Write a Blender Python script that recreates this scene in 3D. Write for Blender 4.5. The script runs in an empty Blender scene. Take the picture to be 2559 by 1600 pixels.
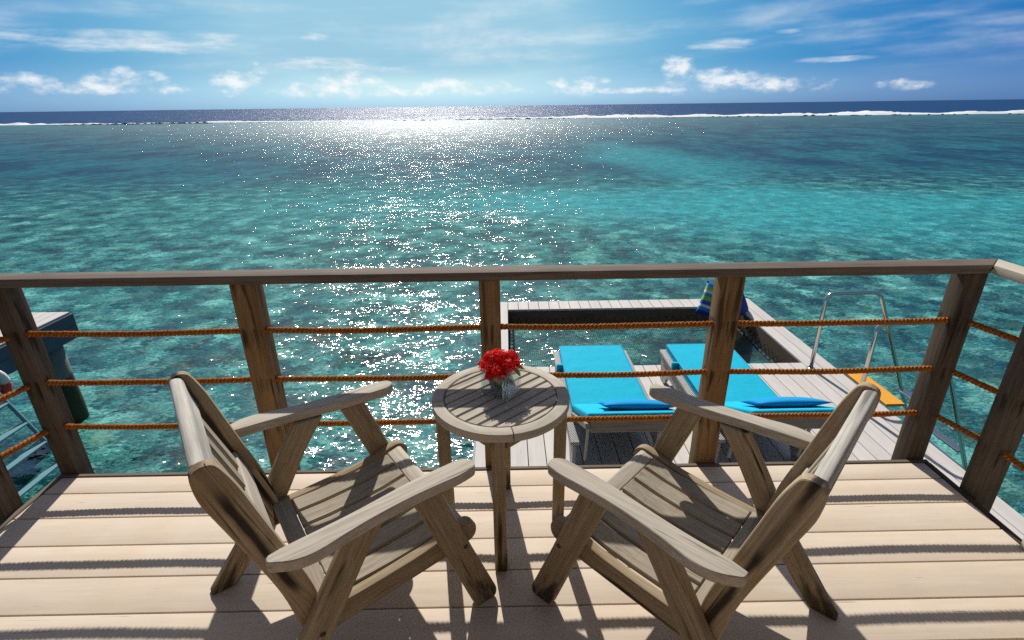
import bpy, bmesh, math, random
from math import sin, cos, pi, radians, sqrt, atan2
from mathutils import Vector, Matrix
random.seed(7)
sc = bpy.context.scene
COL = sc.collection

# ------------------------------------------------------------------ camera
CAM_H = 1.62
P_, R_, Y_ = 0.391624, -0.0126552, 0.0075574
fw = Vector((sin(Y_)*cos(P_), cos(Y_)*cos(P_), -sin(P_)))
rt = Vector((cos(Y_), -sin(Y_), 0)); up = rt.cross(fw)
rt2 = cos(R_)*rt + sin(R_)*up; up2 = -sin(R_)*rt + cos(R_)*up
cam_d = bpy.data.cameras.new('camera'); cam = bpy.data.objects.new('camera', cam_d); COL.objects.link(cam)
cam_d.sensor_width = 36; cam_d.lens = 36*1296.95/2559; cam_d.clip_start = 0.02; cam_d.clip_end = 200000
cam.matrix_world = Matrix(((rt2.x, up2.x, -fw.x, 0), (rt2.y, up2.y, -fw.y, 0), (rt2.z, up2.z, -fw.z, CAM_H), (0, 0, 0, 1)))
sc.camera = cam

# ------------------------------------------------------------------ light
SUN_AZ = radians(-8.8); SUN_EL = radians(39.4)
sun_d = bpy.data.lights.new('sun', 'SUN'); sun = bpy.data.objects.new('sun', sun_d); COL.objects.link(sun)
sun_d.energy = 5.0; sun_d.angle = radians(0.53); sun_d.color = (1.0, 0.955, 0.88)
to_sun = Vector((sin(SUN_AZ)*cos(SUN_EL), cos(SUN_AZ)*cos(SUN_EL), sin(SUN_EL)))
sun.rotation_euler = to_sun.to_track_quat('Z', 'Y').to_euler(); sun.location = (0, 0, 30)
sc.view_settings.view_transform = 'Standard'; sc.view_settings.look = 'None'
sc.view_settings.exposure = 0.06; sc.view_settings.gamma = 1.0; sc.view_settings.use_curve_mapping = False
sc.render.engine = 'CYCLES'
sc.cycles.use_denoising = False; sc.cycles.use_adaptive_sampling = False
sc.cycles.max_bounces = 10; sc.cycles.diffuse_bounces = 3; sc.cycles.glossy_bounces = 4; sc.cycles.transmission_bounces = 10; sc.cycles.transparent_max_bounces = 16
sc.cycles.caustics_reflective = False; sc.cycles.caustics_refractive = False
sc.cycles.sample_clamp_indirect = 4.0

# ------------------------------------------------------------------ node helpers
class NT:
    def __init__(s, tree): s.t = tree
    def n(s, typ, **kw):
        nd = s.t.nodes.new(typ)
        for k, v in kw.items(): setattr(nd, k, v)
        return nd
    def link(s, a, b): s.t.links.new(a, b)
    def put(s, sock, v):
        if isinstance(v, V): s.link(v.s, sock)
        elif isinstance(v, bpy.types.NodeSocket): s.link(v, sock)
        elif v is not None: sock.default_value = v
    def math(s, op, a, b=None, c=None, clamp=False):
        nd = s.n('ShaderNodeMath', operation=op, use_clamp=clamp)
        for i, x in enumerate((a, b, c)):
            if x is not None: s.put(nd.inputs[i], x)
        return V(s, nd.outputs[0])
    def noise(s, vec, scale=1.0, detail=3.0, rough=.5, dist=0.0, color=False, dim='3D'):
        nd = s.n('ShaderNodeTexNoise', noise_dimensions=dim)
        s.put(nd.inputs['Vector'], vec); nd.inputs['Scale'].default_value = scale
        nd.inputs['Detail'].default_value = detail; nd.inputs['Roughness'].default_value = rough; nd.inputs['Distortion'].default_value = dist
        return nd.outputs['Color'] if color else V(s, nd.outputs['Fac'])
    def ramp(s, fac, stops):
        nd = s.n('ShaderNodeValToRGB'); s.put(nd.inputs[0], fac); e = nd.color_ramp.elements
        while len(e) < len(stops): e.new(0.5)
        for q, (p, c) in zip(e, stops): q.position = p; q.color = (*c, 1) if len(c) == 3 else c
        return nd.outputs[0]
    def mix(s, fac, a, b, blend='MIX'):
        nd = s.n('ShaderNodeMix', data_type='RGBA', blend_type=blend); s.put(nd.inputs[0], fac)
        for i, x in ((6, a), (7, b)):
            if isinstance(x, tuple): x = (*x, 1) if len(x) == 3 else x
            s.put(nd.inputs[i], x)
        return nd.outputs[2]
    def vmath(s, op, a, b=None, scale=None):
        nd = s.n('ShaderNodeVectorMath', operation=op); s.put(nd.inputs[0], a)
        if b is not None: s.put(nd.inputs[1], b)
        if scale is not None: s.put(nd.inputs['Scale'], scale)
        return nd.outputs[0]
    def comb(s, x, y, z):
        nd = s.n('ShaderNodeCombineXYZ')
        for i, q in enumerate((x, y, z)): s.put(nd.inputs[i], q)
        return nd.outputs[0]
    def sep(s, v):
        nd = s.n('ShaderNodeSeparateXYZ'); s.put(nd.inputs[0], v)
        return [V(s, o) for o in nd.outputs]
    def sstep(s, x, a, b):
        nd = s.n('ShaderNodeMapRange', interpolation_type='SMOOTHSTEP'); s.put(nd.inputs[0], x)
        nd.inputs[1].default_value = a; nd.inputs[2].default_value = b
        return V(s, nd.outputs[0])
class V:
    def __init__(s, nt, sock): s.nt = nt; s.s = sock
    def __add__(s, o): return s.nt.math('ADD', s, o)
    def __radd__(s, o): return s.nt.math('ADD', s, o)
    def __sub__(s, o): return s.nt.math('SUBTRACT', s, o)
    def __rsub__(s, o): return s.nt.math('SUBTRACT', o, s)
    def __mul__(s, o): return s.nt.math('MULTIPLY', s, o)
    def __rmul__(s, o): return s.nt.math('MULTIPLY', s, o)
    def __truediv__(s, o): return s.nt.math('DIVIDE', s, o)
    def max(s, o): return s.nt.math('MAXIMUM', s, o)
    def min(s, o): return s.nt.math('MINIMUM', s, o)
    def clamp(s): return s.nt.math('ADD', s, 0.0, clamp=True)

# ------------------------------------------------------------------ sky
world = bpy.data.worlds.new('World'); sc.world = world; world.use_nodes = True
W = NT(world.node_tree); bg = world.node_tree.nodes['Background']
sky = W.n('ShaderNodeTexSky', sky_type='NISHITA', sun_disc=False)
sky.sun_elevation = SUN_EL; sky.sun_rotation = SUN_AZ; sky.altitude = 0; sky.air_density = 1.0; sky.dust_density = 2.0; sky.ozone_density = 2.5
sr, sg_, sb = W.sep(W.vmath('SCALE', sky.outputs[0], scale=.1))
skyraw = W.comb(sr, sg_, sb)
tc = W.n('ShaderNodeTexCoord')
dx, dy, dz = W.sep(tc.outputs['Generated'])
az = W.math('ARCTAN2', dx, dy) * 57.2958
el = W.math('ARCSINE', dz) * 57.2958
# cloud noise lives on the cloud direction, slightly stretched along the horizon
cv = W.comb(az*0.55, el*1.0, 0.0)
n1 = W.noise(cv, 0.75, 5, .62)
n2 = W.noise(W.comb(az*0.16, el*0.9, 3.7), 1.0, 5, .62)
n3 = W.noise(W.comb(az*0.05 + el*0.10, el*0.42 - az*0.03, 9.1), 1.0, 3, .55)
puffs = [(-39.7, 2.1, 2.2, .75), (-33.2, 2.3, 3.0, .9), (-36.2, 1.7, 9, .5), (-25.6, 2.4, 1.9, 1.2), (-23.3, 2.9, 1.2, 1.1),
         (-15.0, 2.5, 3.2, 1.3), (-17.4, 1.5, 5.2, .8), (-4.8, 1.8, 6, .8), (7.6, 1.7, 3.4, 1.0), (17.0, 2.9, 1.9, 2.1), (20.3, 2.1, 4.2, 1.1),
         (25.5, 1.4, 4.0, .7), (35.4, 1.2, 2.2, .5), (-10, 1.5, 15, .55), (13, 1.3, 9, .35)]
streaks = [(-31.7, 5.2, 10.5, .85), (-39, 5.2, 3, .4), (-25.6, 5.8, 2.6, .42), (-15.6, 3.8, 6.5, .8), (20.0, 5.0, 3.2, .5), (29.5, 3.4, 3.6, .3),
           (2.1, 5.6, 1.6, .25), (25.8, 5.8, 1.3, .24), (-17.9, 6.1, 1.4, .35)]
ae = W.comb(az, el, 0.0)
# away from the clouds in view the same kind of low cloud band and streaks goes on round the horizon
roundabout = W.sstep(W.math('ABSOLUTE', az), 44.0, 62.0)
def blob(lst, e0, w0):
    r = None
    for a, e, sa, se in lst:
        nd = W.n('ShaderNodeVectorMath', operation='MULTIPLY_ADD'); W.put(nd.inputs[0], ae)
        nd.inputs[1].default_value = (1/sa, 1/se, 0); nd.inputs[2].default_value = (-a/sa, -e/se, 0)
        dt = W.n('ShaderNodeVectorMath', operation='DOT_PRODUCT'); W.link(nd.outputs[0], dt.inputs[0]); W.link(nd.outputs[0], dt.inputs[1])
        d = V(W, dt.outputs['Value'])
        r = d if r is None else r.min(d)
    v = (el - e0)/w0
    return ((1.0 - r).max(-1.5)).max(roundabout*(1.1 - v*v) - 1.5)
cum = W.sstep(blob(puffs, 2.0, 1.4) + (n1 - 0.5)*5.0, -0.15, 1.9)
stk = W.sstep(blob(streaks, 6.0, 2.5) + (n2 - 0.5)*4.8, -0.3, 2.0)
cir = W.sstep(n3 + (n2 - .5)*.35, 0.40, 0.76) * 0.33 * W.sstep(el, 1.0, 5.0)
# nearer the sun a thin veil of bright haze
cloud = (cum*0.80).max(stk*0.78).max(cir) * W.sstep(el, 0.25, 1.3)
shade = W.sstep(n1, 0.30, 0.62)
ccol = W.mix(shade, (0.62, 0.72, 0.80), (0.98, 0.985, 0.97))
# sea haze: towards the horizon the sky loses its colour and pales to a milky cyan
bw = W.n('ShaderNodeRGBToBW'); W.link(skyraw, bw.inputs[0]); lum = V(W, bw.outputs[0]).min(1.04)
skyg = W.comb(W.math('POWER', lum, 3.9)*.27, W.math('POWER', lum, 1.75)*.54, W.math('POWER', lum, .60)*.72)
skyg = W.mix(W.sstep(el, 10.0, 30.0), skyg, W.comb(sr*.46, sg_*.50, sb*.56))
hz = W.comb(W.math('POWER', lum, 1.35)*3.1, W.math('POWER', lum, .98)*3.2, W.math('POWER', lum, .70)*2.35)
hazed = W.mix(W.sstep(el, 4.2, -2.0)*.32, skyg, hz)
skyc = W.mix(cloud, hazed, W.vmath('SCALE', ccol, scale=1.0))
W.put(bg.inputs[0], W.vmath('SCALE', skyc, scale=10.0)); bg.inputs[1].default_value = 0.1
world.cycles.sampling_method = 'MANUAL'; world.cycles.sample_map_resolution = 512

# ------------------------------------------------------------------ materials
MATS = {}
def material(name):
    m = bpy.data.materials.new(name); m.use_nodes = True; MATS[name] = m
    nt = NT(m.node_tree); b = m.node_tree.nodes['Principled BSDF']
    return m, nt, b
def bump(nt, b, h, strength=.3, dist=.002):
    nd = nt.n('ShaderNodeBump'); nt.put(nd.inputs['Height'], h); nd.inputs['Strength'].default_value = strength; nd.inputs['Distance'].default_value = dist
    nt.link(nd.outputs[0], b.inputs['Normal'])
def gco(nt):
    a = nt.n('ShaderNodeAttribute', attribute_name='gco'); oi = nt.n('ShaderNodeObjectInfo')
    r = V(nt, oi.outputs['Random'])
    off = nt.comb(r*37.0, r*91.0, r*53.0)
    return nt.vmath('ADD', a.outputs['Vector'], off), r, a.outputs['Vector']
def wood(name, dark, light, grain=(4.0, 120.0, 120.0), stain=None, stain_amt=.5, vary=.25, rough=.8, bstr=.5, tint=None, tint_amt=0.0, slo=.585, shi=.70, holes=False, sscale=(2.0, 24.0, 24.0), streak=None, feet=0.0):
    m, nt, b = material(name)
    p, r, raw = gco(nt)
    mp = nt.n('ShaderNodeMapping'); nt.put(mp.inputs[0], p); mp.inputs['Scale'].default_value = grain
    g = nt.noise(mp.outputs[0], 1.0, 5, .65, dist=.4)
    mp2 = nt.n('ShaderNodeMapping'); nt.put(mp2.inputs[0], p); mp2.inputs['Scale'].default_value = tuple(q*3.2 for q in grain)
    g2 = nt.noise(mp2.outputs[0], 1.0, 3, .6)
    c = nt.ramp((g*.7 + g2*.3), [(.30, dark), (.68, light)])
    blot = nt.noise(p, 5.0, 4, .6)
    c = nt.mix((blot - .42)*vary*3.0, c, tuple(q*.62 for q in dark))
    bright = (r - .5)*vary*.8 + 1.0
    c = nt.vmath('SCALE', c, scale=bright)
    if tint:
        tn = nt.sstep(nt.noise(p, 2.6, 3, .55), .50, .72)
        c = nt.mix(tn*tint_amt, c, tint)
    if stain:
        mp3 = nt.n('ShaderNodeMapping'); nt.put(mp3.inputs[0], p); mp3.inputs['Scale'].default_value = sscale
        s = nt.sstep(nt.noise(mp3.outputs[0], 1.0, 3, .5, dist=.3), slo, shi)
        c = nt.mix(s*stain_amt, c, stain)
    if streak is not None:
        sl_, sp_, sd_ = nt.sep(raw); sn_ = nt.noise(nt.vmath('MULTIPLY', p, (7.0, 30.0, 30.0)), 1.0, 3, .6)
        core = nt.sstep(nt.math('ABSOLUTE', sp_ - streak) + (sn_ - .5)*.022, .017, .004)
        brk = nt.sstep(nt.noise(nt.vmath('MULTIPLY', p, (2.2, 1.0, 1.0)), 1.0, 2, .5), .38, .50)
        c = nt.mix(core*brk*.93, c, (.012, .008, .005))
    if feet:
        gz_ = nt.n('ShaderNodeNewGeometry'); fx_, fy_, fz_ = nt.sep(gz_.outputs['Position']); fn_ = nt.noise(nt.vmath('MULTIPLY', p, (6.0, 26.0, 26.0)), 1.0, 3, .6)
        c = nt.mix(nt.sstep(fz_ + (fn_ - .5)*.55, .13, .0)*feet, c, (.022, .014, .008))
    if holes:
        hz_, hw_, hd_ = nt.sep(raw); wn_ = nt.noise(nt.vmath('MULTIPLY', p, (3.0, 42.0, 42.0)), 1.0, 3, .6); tot = None
        for zr in (.727, .487, .250):
            q_ = nt.sstep(hz_, zr-.17, zr-.01)*nt.sstep(hz_, zr+.045, zr+.01); tot = q_ if tot is None else tot + q_
        c = nt.mix(nt.sstep(tot*.24 + wn_, .70, .88)*.85, c, (.014, .009, .006))
    # thin drying cracks along the grain
    mp4 = nt.n('ShaderNodeMapping'); nt.put(mp4.inputs[0], p); mp4.inputs['Scale'].default_value = (4.0, 90.0, 90.0)
    ck = nt.sstep(nt.noise(mp4.outputs[0], 1.0, 2, .5), .70, .76)
    c = nt.mix(ck*.55, c, tuple(q*.25 for q in dark))
    nt.put(b.inputs['Base Color'], c); b.inputs['Roughness'].default_value = rough; b.inputs['Specular IOR Level'].default_value = .25
    bump(nt, b, g*.6 + g2*.4 - ck*.8, bstr, .0025)
    return m
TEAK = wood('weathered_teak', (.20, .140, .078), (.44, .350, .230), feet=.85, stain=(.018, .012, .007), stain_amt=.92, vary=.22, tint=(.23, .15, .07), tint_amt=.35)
TEAK_TOP = wood('weathered_teak_pale', (.31, .265, .205), (.56, .505, .42), stain=(.10, .09, .075), stain_amt=.35, vary=.18)
TEAK_CREST = wood('weathered_teak_mossy', (.30, .275, .235), (.58, .55, .49), stain=(.055, .052, .045), stain_amt=.75, vary=.35, slo=.52, shi=.68)
TEAK_SEAT = wood('weathered_teak_seat', (.205, .168, .118), (.40, .345, .265), stain=(.13, .11, .08), stain_amt=.35, vary=.18)
TEAK_POST = wood('weathered_teak_stained', (.22, .155, .088), (.47, .375, .25), stain=(.010, .006, .003), stain_amt=.97, vary=.22, tint=(.22, .13, .05), tint_amt=.5, slo=.60, shi=.68, sscale=(1.5, 48.0, 20.0), streak=.436)
POST = wood('railing_hardwood', (.130, .068, .026), (.36, .225, .105), grain=(2.0, 45, 45), stain=(.03, .018, .010), stain_amt=.75, vary=.3, tint=(.27, .13, .045), tint_amt=.45, holes=True)
POST_D = wood('railing_hardwood_dark', (.055, .036, .022), (.17, .125, .085), grain=(2.0, 45, 45), stain=(.015, .010, .006), stain_amt=.8, vary=.3, holes=True)
RAIL = wood('handrail_hardwood', (.09, .062, .045), (.23, .185, .15), grain=(1.6, 50, 50), stain=(.05, .035, .025), stain_amt=.5, vary=.25)
PLANK = wood('pale_deck_plank', (.565, .462, .362), (.655, .556, .445), grain=(1.5, 22, 22), stain=None, vary=.15, rough=.72, bstr=.25, tint=(.58, .43, .25), tint_amt=.35)
PLANK2 = wood('pale_platform_plank', (.50, .465, .435), (.62, .585, .55), grain=(1.2, 16, 16), stain=None, vary=.10, rough=.72, bstr=.2)
TRIM = wood('deck_trim', (.10, .075, .055), (.20, .16, .125), grain=(1.5, 30, 30), vary=.2)
BEAM = wood('dark_platform_beam', (.040, .026, .018), (.12, .080, .052), grain=(1.5, 30, 30), vary=.2)
def plain(name, col, rough=.6, metal=0.0, noise_scale=8.0, amt=.25, bstr=0.0, spec=.5, bdist=.004):
    m, nt, b = material(name)
    p, r, raw = gco(nt)
    n = nt.noise(p, noise_scale, 5, .6)
    c = nt.mix(n, tuple(q*(1-amt) for q in col), tuple(min(1, q*(1+amt)) for q in col))
    nt.put(b.inputs['Base Color'], c); b.inputs['Roughness'].default_value = rough; b.inputs['Metallic'].default_value = metal; b.inputs['Specular IOR Level'].default_value = spec
    if bstr: bump(nt, b, n, bstr, bdist)
    return m
BEAM2 = wood('brown_frame_beam', (.085, .055, .038), (.19, .13, .09), grain=(1.5, 30, 30), vary=.2)
BLUEPAINT = plain('blue_fascia_paint', (.014, .050, .085), .55, amt=.3)
STEEL = plain('ladder_steel', (.62, .60, .57), .18, 1.0, amt=.08)
YELLOW = plain('yellow_tread_paint', (.78, .34, .012), .5, amt=.12)
TURQ = plain('turquoise_canvas', (.0, .42, .60), .85, noise_scale=7, amt=.10, spec=.2, bstr=.9, bdist=.012)
TURQ2 = plain('blue_canvas', (.0, .27, .58), .85, noise_scale=3, amt=.06, spec=.2)
TURQ2P = plain('turquoise_piping', (.0, .33, .52), .8, amt=.05)
TEALPAINT = plain('pale_teal_paint', (.12, .28, .32), .5, amt=.15)
NETMAT = plain('black_net_cord', (.018, .017, .016), .8, amt=.2)
VWOOD = wood('unseen_wall_timber', (.10, .065, .04), (.20, .14, .09), grain=(1.5, 30, 30), vary=.2)
PLASTER = plain('pale_plaster', (.52, .48, .41), .9, noise_scale=14, amt=.2, bstr=.3)
IRON = plain('dark_screw', (.05, .035, .025), .6, amt=.3)
BUOYRED = plain('lifebuoy_red', (.55, .05, .04), .45, amt=.1)
BUOYWHITE = plain('lifebuoy_white', (.75, .73, .70), .5, amt=.06)
STEM = plain('flower_stem', (.16, .30, .05), .5, noise_scale=30, amt=.3)
LEAF = plain('flower_leaf', (.20, .34, .04), .45, noise_scale=30, amt=.3)
ROCK = plain('reef_rock', (.045, .04, .035), .9, noise_scale=.5, amt=.5)
PILEM, nt, b = material('concrete_pile')
geo = nt.n('ShaderNodeNewGeometry'); px, py, pz = nt.sep(geo.outputs['Position'])
pn = nt.noise(geo.outputs['Position'], 4, 5, .6)
wet = nt.sstep(pz + (pn - .5)*.9, -2.10, -2.25)
cc = nt.mix(pn, (.10, .12, .11), (.20, .23, .21)); cc = nt.mix(wet, cc, nt.mix(nt.noise(geo.outputs['Position'], 22, 3), (.008, .010, .007), (.045, .055, .012)))
nt.put(b.inputs['Base Color'], cc); b.inputs['Roughness'].default_value = .85; bump(nt, b, pn, .6, .03)
# rope fibre
ROPE, nt, b = material('coir_rope')
p, r, raw = gco(nt); rn = nt.noise(p, 160, 4, .7)
rc = nt.ramp(rn, [(.30, (.11, .026, .005)), (.52, (.38, .115, .016)), (.70, (.70, .32, .055))])
rc = nt.mix(nt.sstep(nt.noise(p, 5.0, 3, .6), .40, .70)*.45, rc, (.30, .16, .06)); nt.put(b.inputs['Base Color'], rc); b.inputs['Roughness'].default_value = .9; b.inputs['Specular IOR Level'].default_value = .15
bump(nt, b, rn, .8, .004)
# red petals
PETAL, nt, b = material('red_petal')
p, r, raw = gco(nt); pn = nt.noise(p, 60, 3)
nt.put(b.inputs['Base Color'], nt.mix(pn, (.60, .003, .004), (.95, .016, .008))); b.inputs['Roughness'].default_value = .55; b.inputs['Specular IOR Level'].default_value = .2
tr = nt.n('ShaderNodeBsdfTranslucent'); nt.put(tr.inputs[0], (.85, .02, .01, 1)); mx = nt.n('ShaderNodeMixShader'); mx.inputs[0].default_value = .45
nt.link(b.outputs[0], mx.inputs[1]); nt.link(tr.outputs[0], mx.inputs[2]); nt.link(mx.outputs[0], PETAL.node_tree.nodes['Material Output'].inputs[0])
# glass
GLASS, nt, b = material('clear_vase_glass')
tp = nt.n('ShaderNodeBsdfTransparent'); tp.inputs[0].default_value = (.91, .955, .97, 1); gl_ = nt.n('ShaderNodeBsdfGlossy'); gl_.inputs['Roughness'].default_value = .02
fz = nt.n('ShaderNodeLayerWeight'); fz.inputs[0].default_value = .35; gmx = nt.n('ShaderNodeMixShader'); nt.put(gmx.inputs[0], nt.math('POWER', V(nt, fz.outputs['Facing']), 2.0)*.55 + .05); nt.link(tp.outputs[0], gmx.inputs[1]); nt.link(gl_.outputs[0], gmx.inputs[2])
nt.link(gmx.outputs[0], GLASS.node_tree.nodes['Material Output'].inputs[0])
# woven rattan
WEAVE, nt, b = material('white_rattan_weave')
p, r, raw = gco(nt); wx, wy, wz = nt.sep(p)
wa = nt.math('SINE', wx*300.0)*nt.math('SINE', (wy + wz)*300.0)
wn = nt.noise(p, 90, 2)
wc = nt.mix(nt.sstep(wa + (wn - .5)*.8, -.35, .45), (.12, .115, .11), (.62, .60, .56))
nt.put(b.inputs['Base Color'], wc); b.inputs['Roughness'].default_value = .6; bump(nt, b, wa, .8, .004)
WFRAME = plain('white_rattan_frame', (.58, .56, .53), .6, noise_scale=40, amt=.15)
# striped pillow
STRIPE, nt, b = material('striped_pillow_fabric')
p, r, raw = gco(nt); sx, sy, sz = nt.sep(raw)
nd = nt.n('ShaderNodeValToRGB'); nd.color_ramp.interpolation = 'CONSTANT'; nt.put(nd.inputs[0], sy/0.5 + .5)
cols = [(0, (.01, .04, .22)), (.14, (.02, .22, .55)), (.24, (.62, .70, .72)), (.32, (.02, .10, .42)), (.44, (.30, .50, .06)), (.56, (.03, .30, .40)), (.66, (.60, .72, .70)), (.74, (.28, .50, .08)), (.84, (.02, .35, .62)), (.93, (.01, .08, .35))]
while len(nd.color_ramp.elements) < len(cols): nd.color_ramp.elements.new(.5)
for e_, (q, c_) in zip(nd.color_ramp.elements, cols): e_.position = q; e_.color = (*c_, 1)
nt.put(b.inputs['Base Color'], nd.outputs[0]); b.inputs['Roughness'].default_value = .9
NAVY = plain('navy_pillow_fabric', (.012, .05, .26), .9, amt=.1)

# ------------------------------------------------------------------ object helpers
def tag(o, label=None, cat=None, group=None, kind=None):
    if label: o['label'] = label
    if cat: o['category'] = cat
    if group: o['group'] = group
    if kind: o['kind'] = kind
    return o
def empty(name, loc=(0, 0, 0), rz=0):
    o = bpy.data.objects.new(name, None); COL.objects.link(o); o.location = loc; o.rotation_euler = (0, 0, rz); o.empty_display_size = .1
    return o
def mobj(name, verts, faces, mat, parent=None, g=None, smooth=False, bevel=0.0, seg=1):
    """verts + faces -> one mesh object; g = per-vertex grain coordinates (length, width, depth)"""
    bm = bmesh.new(); lay = bm.verts.layers.float_vector.new('gco'); vs = [bm.verts.new(v) for v in verts]
    for i, v in enumerate(vs): v[lay] = Vector(g[i]) if g else Vector(verts[i])
    for f in faces:
        try: bm.faces.new([vs[i] for i in f])
        except ValueError: pass
    bmesh.ops.recalc_face_normals(bm, faces=bm.faces)
    if bevel:
        es = [e for e in bm.edges if len(e.link_faces) == 2 and e.calc_face_angle(0) > .6]
        bmesh.ops.bevel(bm, geom=es, offset=bevel, segments=seg, profile=.6, affect='EDGES', clamp_overlap=True)
    me = bpy.data.meshes.new(name); bm.to_mesh(me); bm.free()
    me.materials.append(mat)
    if smooth:
        for p in me.polygons: p.use_smooth = True
    elif bevel and seg > 1:
        for p in me.polygons: p.use_smooth = True
        try: me.set_sharp_from_angle(angle=radians(35))
        except Exception: pass
    o = bpy.data.objects.new(name, me); COL.objects.link(o); o.parent = parent
    return o
BF = [(0, 3, 2, 1), (4, 5, 6, 7), (0, 1, 5, 4), (1, 2, 6, 5), (2, 3, 7, 6), (3, 0, 4, 7)]
def box(name, lo, hi, mat, parent=None, grain='x', bevel=.004, seg=1):
    (a, b_, c), (d, e, f) = lo, hi
    v = [(a, b_, c), (d, b_, c), (d, e, c), (a, e, c), (a, b_, f), (d, b_, f), (d, e, f), (a, e, f)]
    k = {'x': (0, 1, 2), 'y': (1, 0, 2), 'z': (2, 0, 1)}[grain]
    g = [tuple(q[i] for i in k) for q in v]
    return mobj(name, v, BF, mat, parent, g, bevel=bevel, seg=seg)
def beam(name, p0, p1, w, t, mat, parent=None, upv=(0, 0, 1), bevel=.004, seg=1):
    p0, p1 = Vector(p0), Vector(p1); ax = (p1 - p0).normalized(); L = (p1 - p0).length
    sd = ax.cross(Vector(upv)).normalized(); u = sd.cross(ax)
    v, g = [], []
    for l in (0, L):
        for s, h in ((-1, -1), (1, -1), (1, 1), (-1, 1)):
            v.append(tuple(p0 + ax*l + sd*s*w/2 + u*h*t/2)); g.append((l, s*w/2, h*t/2))
    return mobj(name, v, BF, mat, parent, g, bevel=bevel, seg=seg)
def prism(name, outline, c0, c1, plane, mat, parent=None, axis=(1, 0), bevel=.005, seg=2, smooth=False):
    """outline of (a,b) points swept from c0 to c1; plane 'xz' sweeps along y, 'xy' along z, 'yz' along x"""
    n = len(outline); v, g = [], []
    ax = Vector(axis).normalized(); pr = Vector((-ax.y, ax.x))
    for c in (c0, c1):
        for a, b_ in outline:
            v.append({'xz': (a, c, b_), 'xy': (a, b_, c), 'yz': (c, a, b_)}[plane])
            q = Vector((a, b_)); g.append((c, a, b_) if plane == 'xz' and tuple(axis) == (0, 1) else (q.dot(ax), q.dot(pr), c))
    f = [tuple(range(n)), tuple(range(2*n-1, n-1, -1))] + [(i, (i+1) % n, n+(i+1) % n, n+i) for i in range(n)]
    return mobj(name, v, f, mat, parent, g, bevel=bevel, seg=seg, smooth=smooth)
def rounded(pts, rad, n=4):
    """round the corners of a polygon; rad a number or one per corner"""
    out = []; N = len(pts)
    for i in range(N):
        p = Vector(pts[i]); a = Vector(pts[i-1]) - p; b_ = Vector(pts[(i+1) % N]) - p
        r = rad[i] if isinstance(rad, (list, tuple)) else rad
        if r <= 0: out.append(tuple(p)); continue
        ra = min(r, a.length*.49, b_.length*.49); s = p + a.normalized()*ra; e = p + b_.normalized()*ra
        for k in range(n+1):
            t = k/n; out.append(tuple((1-t)**2*s + 2*t*(1-t)*p + t*t*e))
    return out
def tube_mesh(pts, rad, sides=8, closed=False):
    v, f, g = [], [], []; n = len(pts); P = [Vector(p) for p in pts]; prev = None; acc = 0
    for i in range(n):
        a = P[i-1] if (i or closed) else P[i]; b_ = P[(i+1) % n] if (i < n-1 or closed) else P[i]
        t = (b_ - a).normalized()
        ref = prev if prev else (Vector((0, 0, 1)) if abs(t.z) < .9 else Vector((1, 0, 0)))
        s = t.cross(ref).normalized(); u = s.cross(t); prev = u
        if i: acc += (P[i] - P[i-1]).length
        r = rad[i] if isinstance(rad, (list, tuple)) else rad
        for k in range(sides):
            an = 2*pi*k/sides; v.append(tuple(P[i] + (s*cos(an) + u*sin(an))*r)); g.append((acc, r*cos(an), r*sin(an)))
    for i in range(n if closed else n-1):
        for k in range(sides):
            j = (i+1) % n; f.append((i*sides+k, i*sides+(k+1) % sides, j*sides+(k+1) % sides, j*sides+k))
    if not closed:
        f.append(tuple(range(sides-1, -1, -1))); f.append(tuple((n-1)*sides+k for k in range(sides)))
    return v, f, g
def tube(name, pts, rad, mat, parent=None, sides=8, closed=False):
    v, f, g = tube_mesh(pts, rad, sides, closed)
    return mobj(name, v, f, mat, parent, g, smooth=True)
def join(*parts):
    v, f, g = [], [], []
    for a, b_, c in parts:
        o = len(v); v += a; g += c; f += [tuple(i+o for i in q) for q in b_]
    return v, f, g
def arc_path(pts, r, n=5):
    """polyline with rounded corners in 3D"""
    P = [Vector(p) for p in pts]; out = [P[0]]
    for i in range(1, len(P)-1):
        a = (P[i-1]-P[i]).normalized()*r; b_ = (P[i+1]-P[i]).normalized()*r
        s, e = P[i]+a, P[i]+b_
        for k in range(n+1):
            t = k/n; out.append((1-t)**2*s + 2*t*(1-t)*P[i] + t*t*e)
    return out + [P[-1]]
def copy_tree(o, parent=None):
    c = o.copy(); COL.objects.link(c); c.parent = parent
    for ch in list(o.children): copy_tree(ch, c)
    return c
def struct(o): o['kind'] = 'structure'; return o

# ------------------------------------------------------------------ water
ZW = -2.9
LAG, nt, b = material('lagoon_water')
T = LAG.node_tree
geo = nt.n('ShaderNodeNewGeometry'); pos = geo.outputs['Position']
X, Y, Z = nt.sep(pos)
def slopes(nt, X, Y, specs):
    """sum of wave slope fields -> (sx, sy)"""
    sx = sy = None
    for fx, fy, ax, ay, det, seed in specs:
        c = nt.noise(nt.comb(X*fx + Y*(fx*.22), Y*fy - X*(fy*.10), seed), 1.0, det, .55, color=True)
        a, b_, _ = nt.sep(c)
        a = (a - .5)*ax; b_ = (b_ - .5)*ay
        sx = a if sx is None else sx + a; sy = b_ if sy is None else sy + b_
    return sx, sy
calm = nt.sstep(Y, 4.0, 60.0)
sx, sy = slopes(nt, X, Y, [(.40, .75, .34, .52, 3, 0.0), (2.2, 4.4, .98, .95, 3, 5.0), (9.0, 16.0, 1.15, 1.0, 2, 11.0)])
rough_sea = 1.0 + nt.sstep(Y, 15.0, 110.0)*.75
sx = sx*rough_sea; sy = sy*rough_sea
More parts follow.
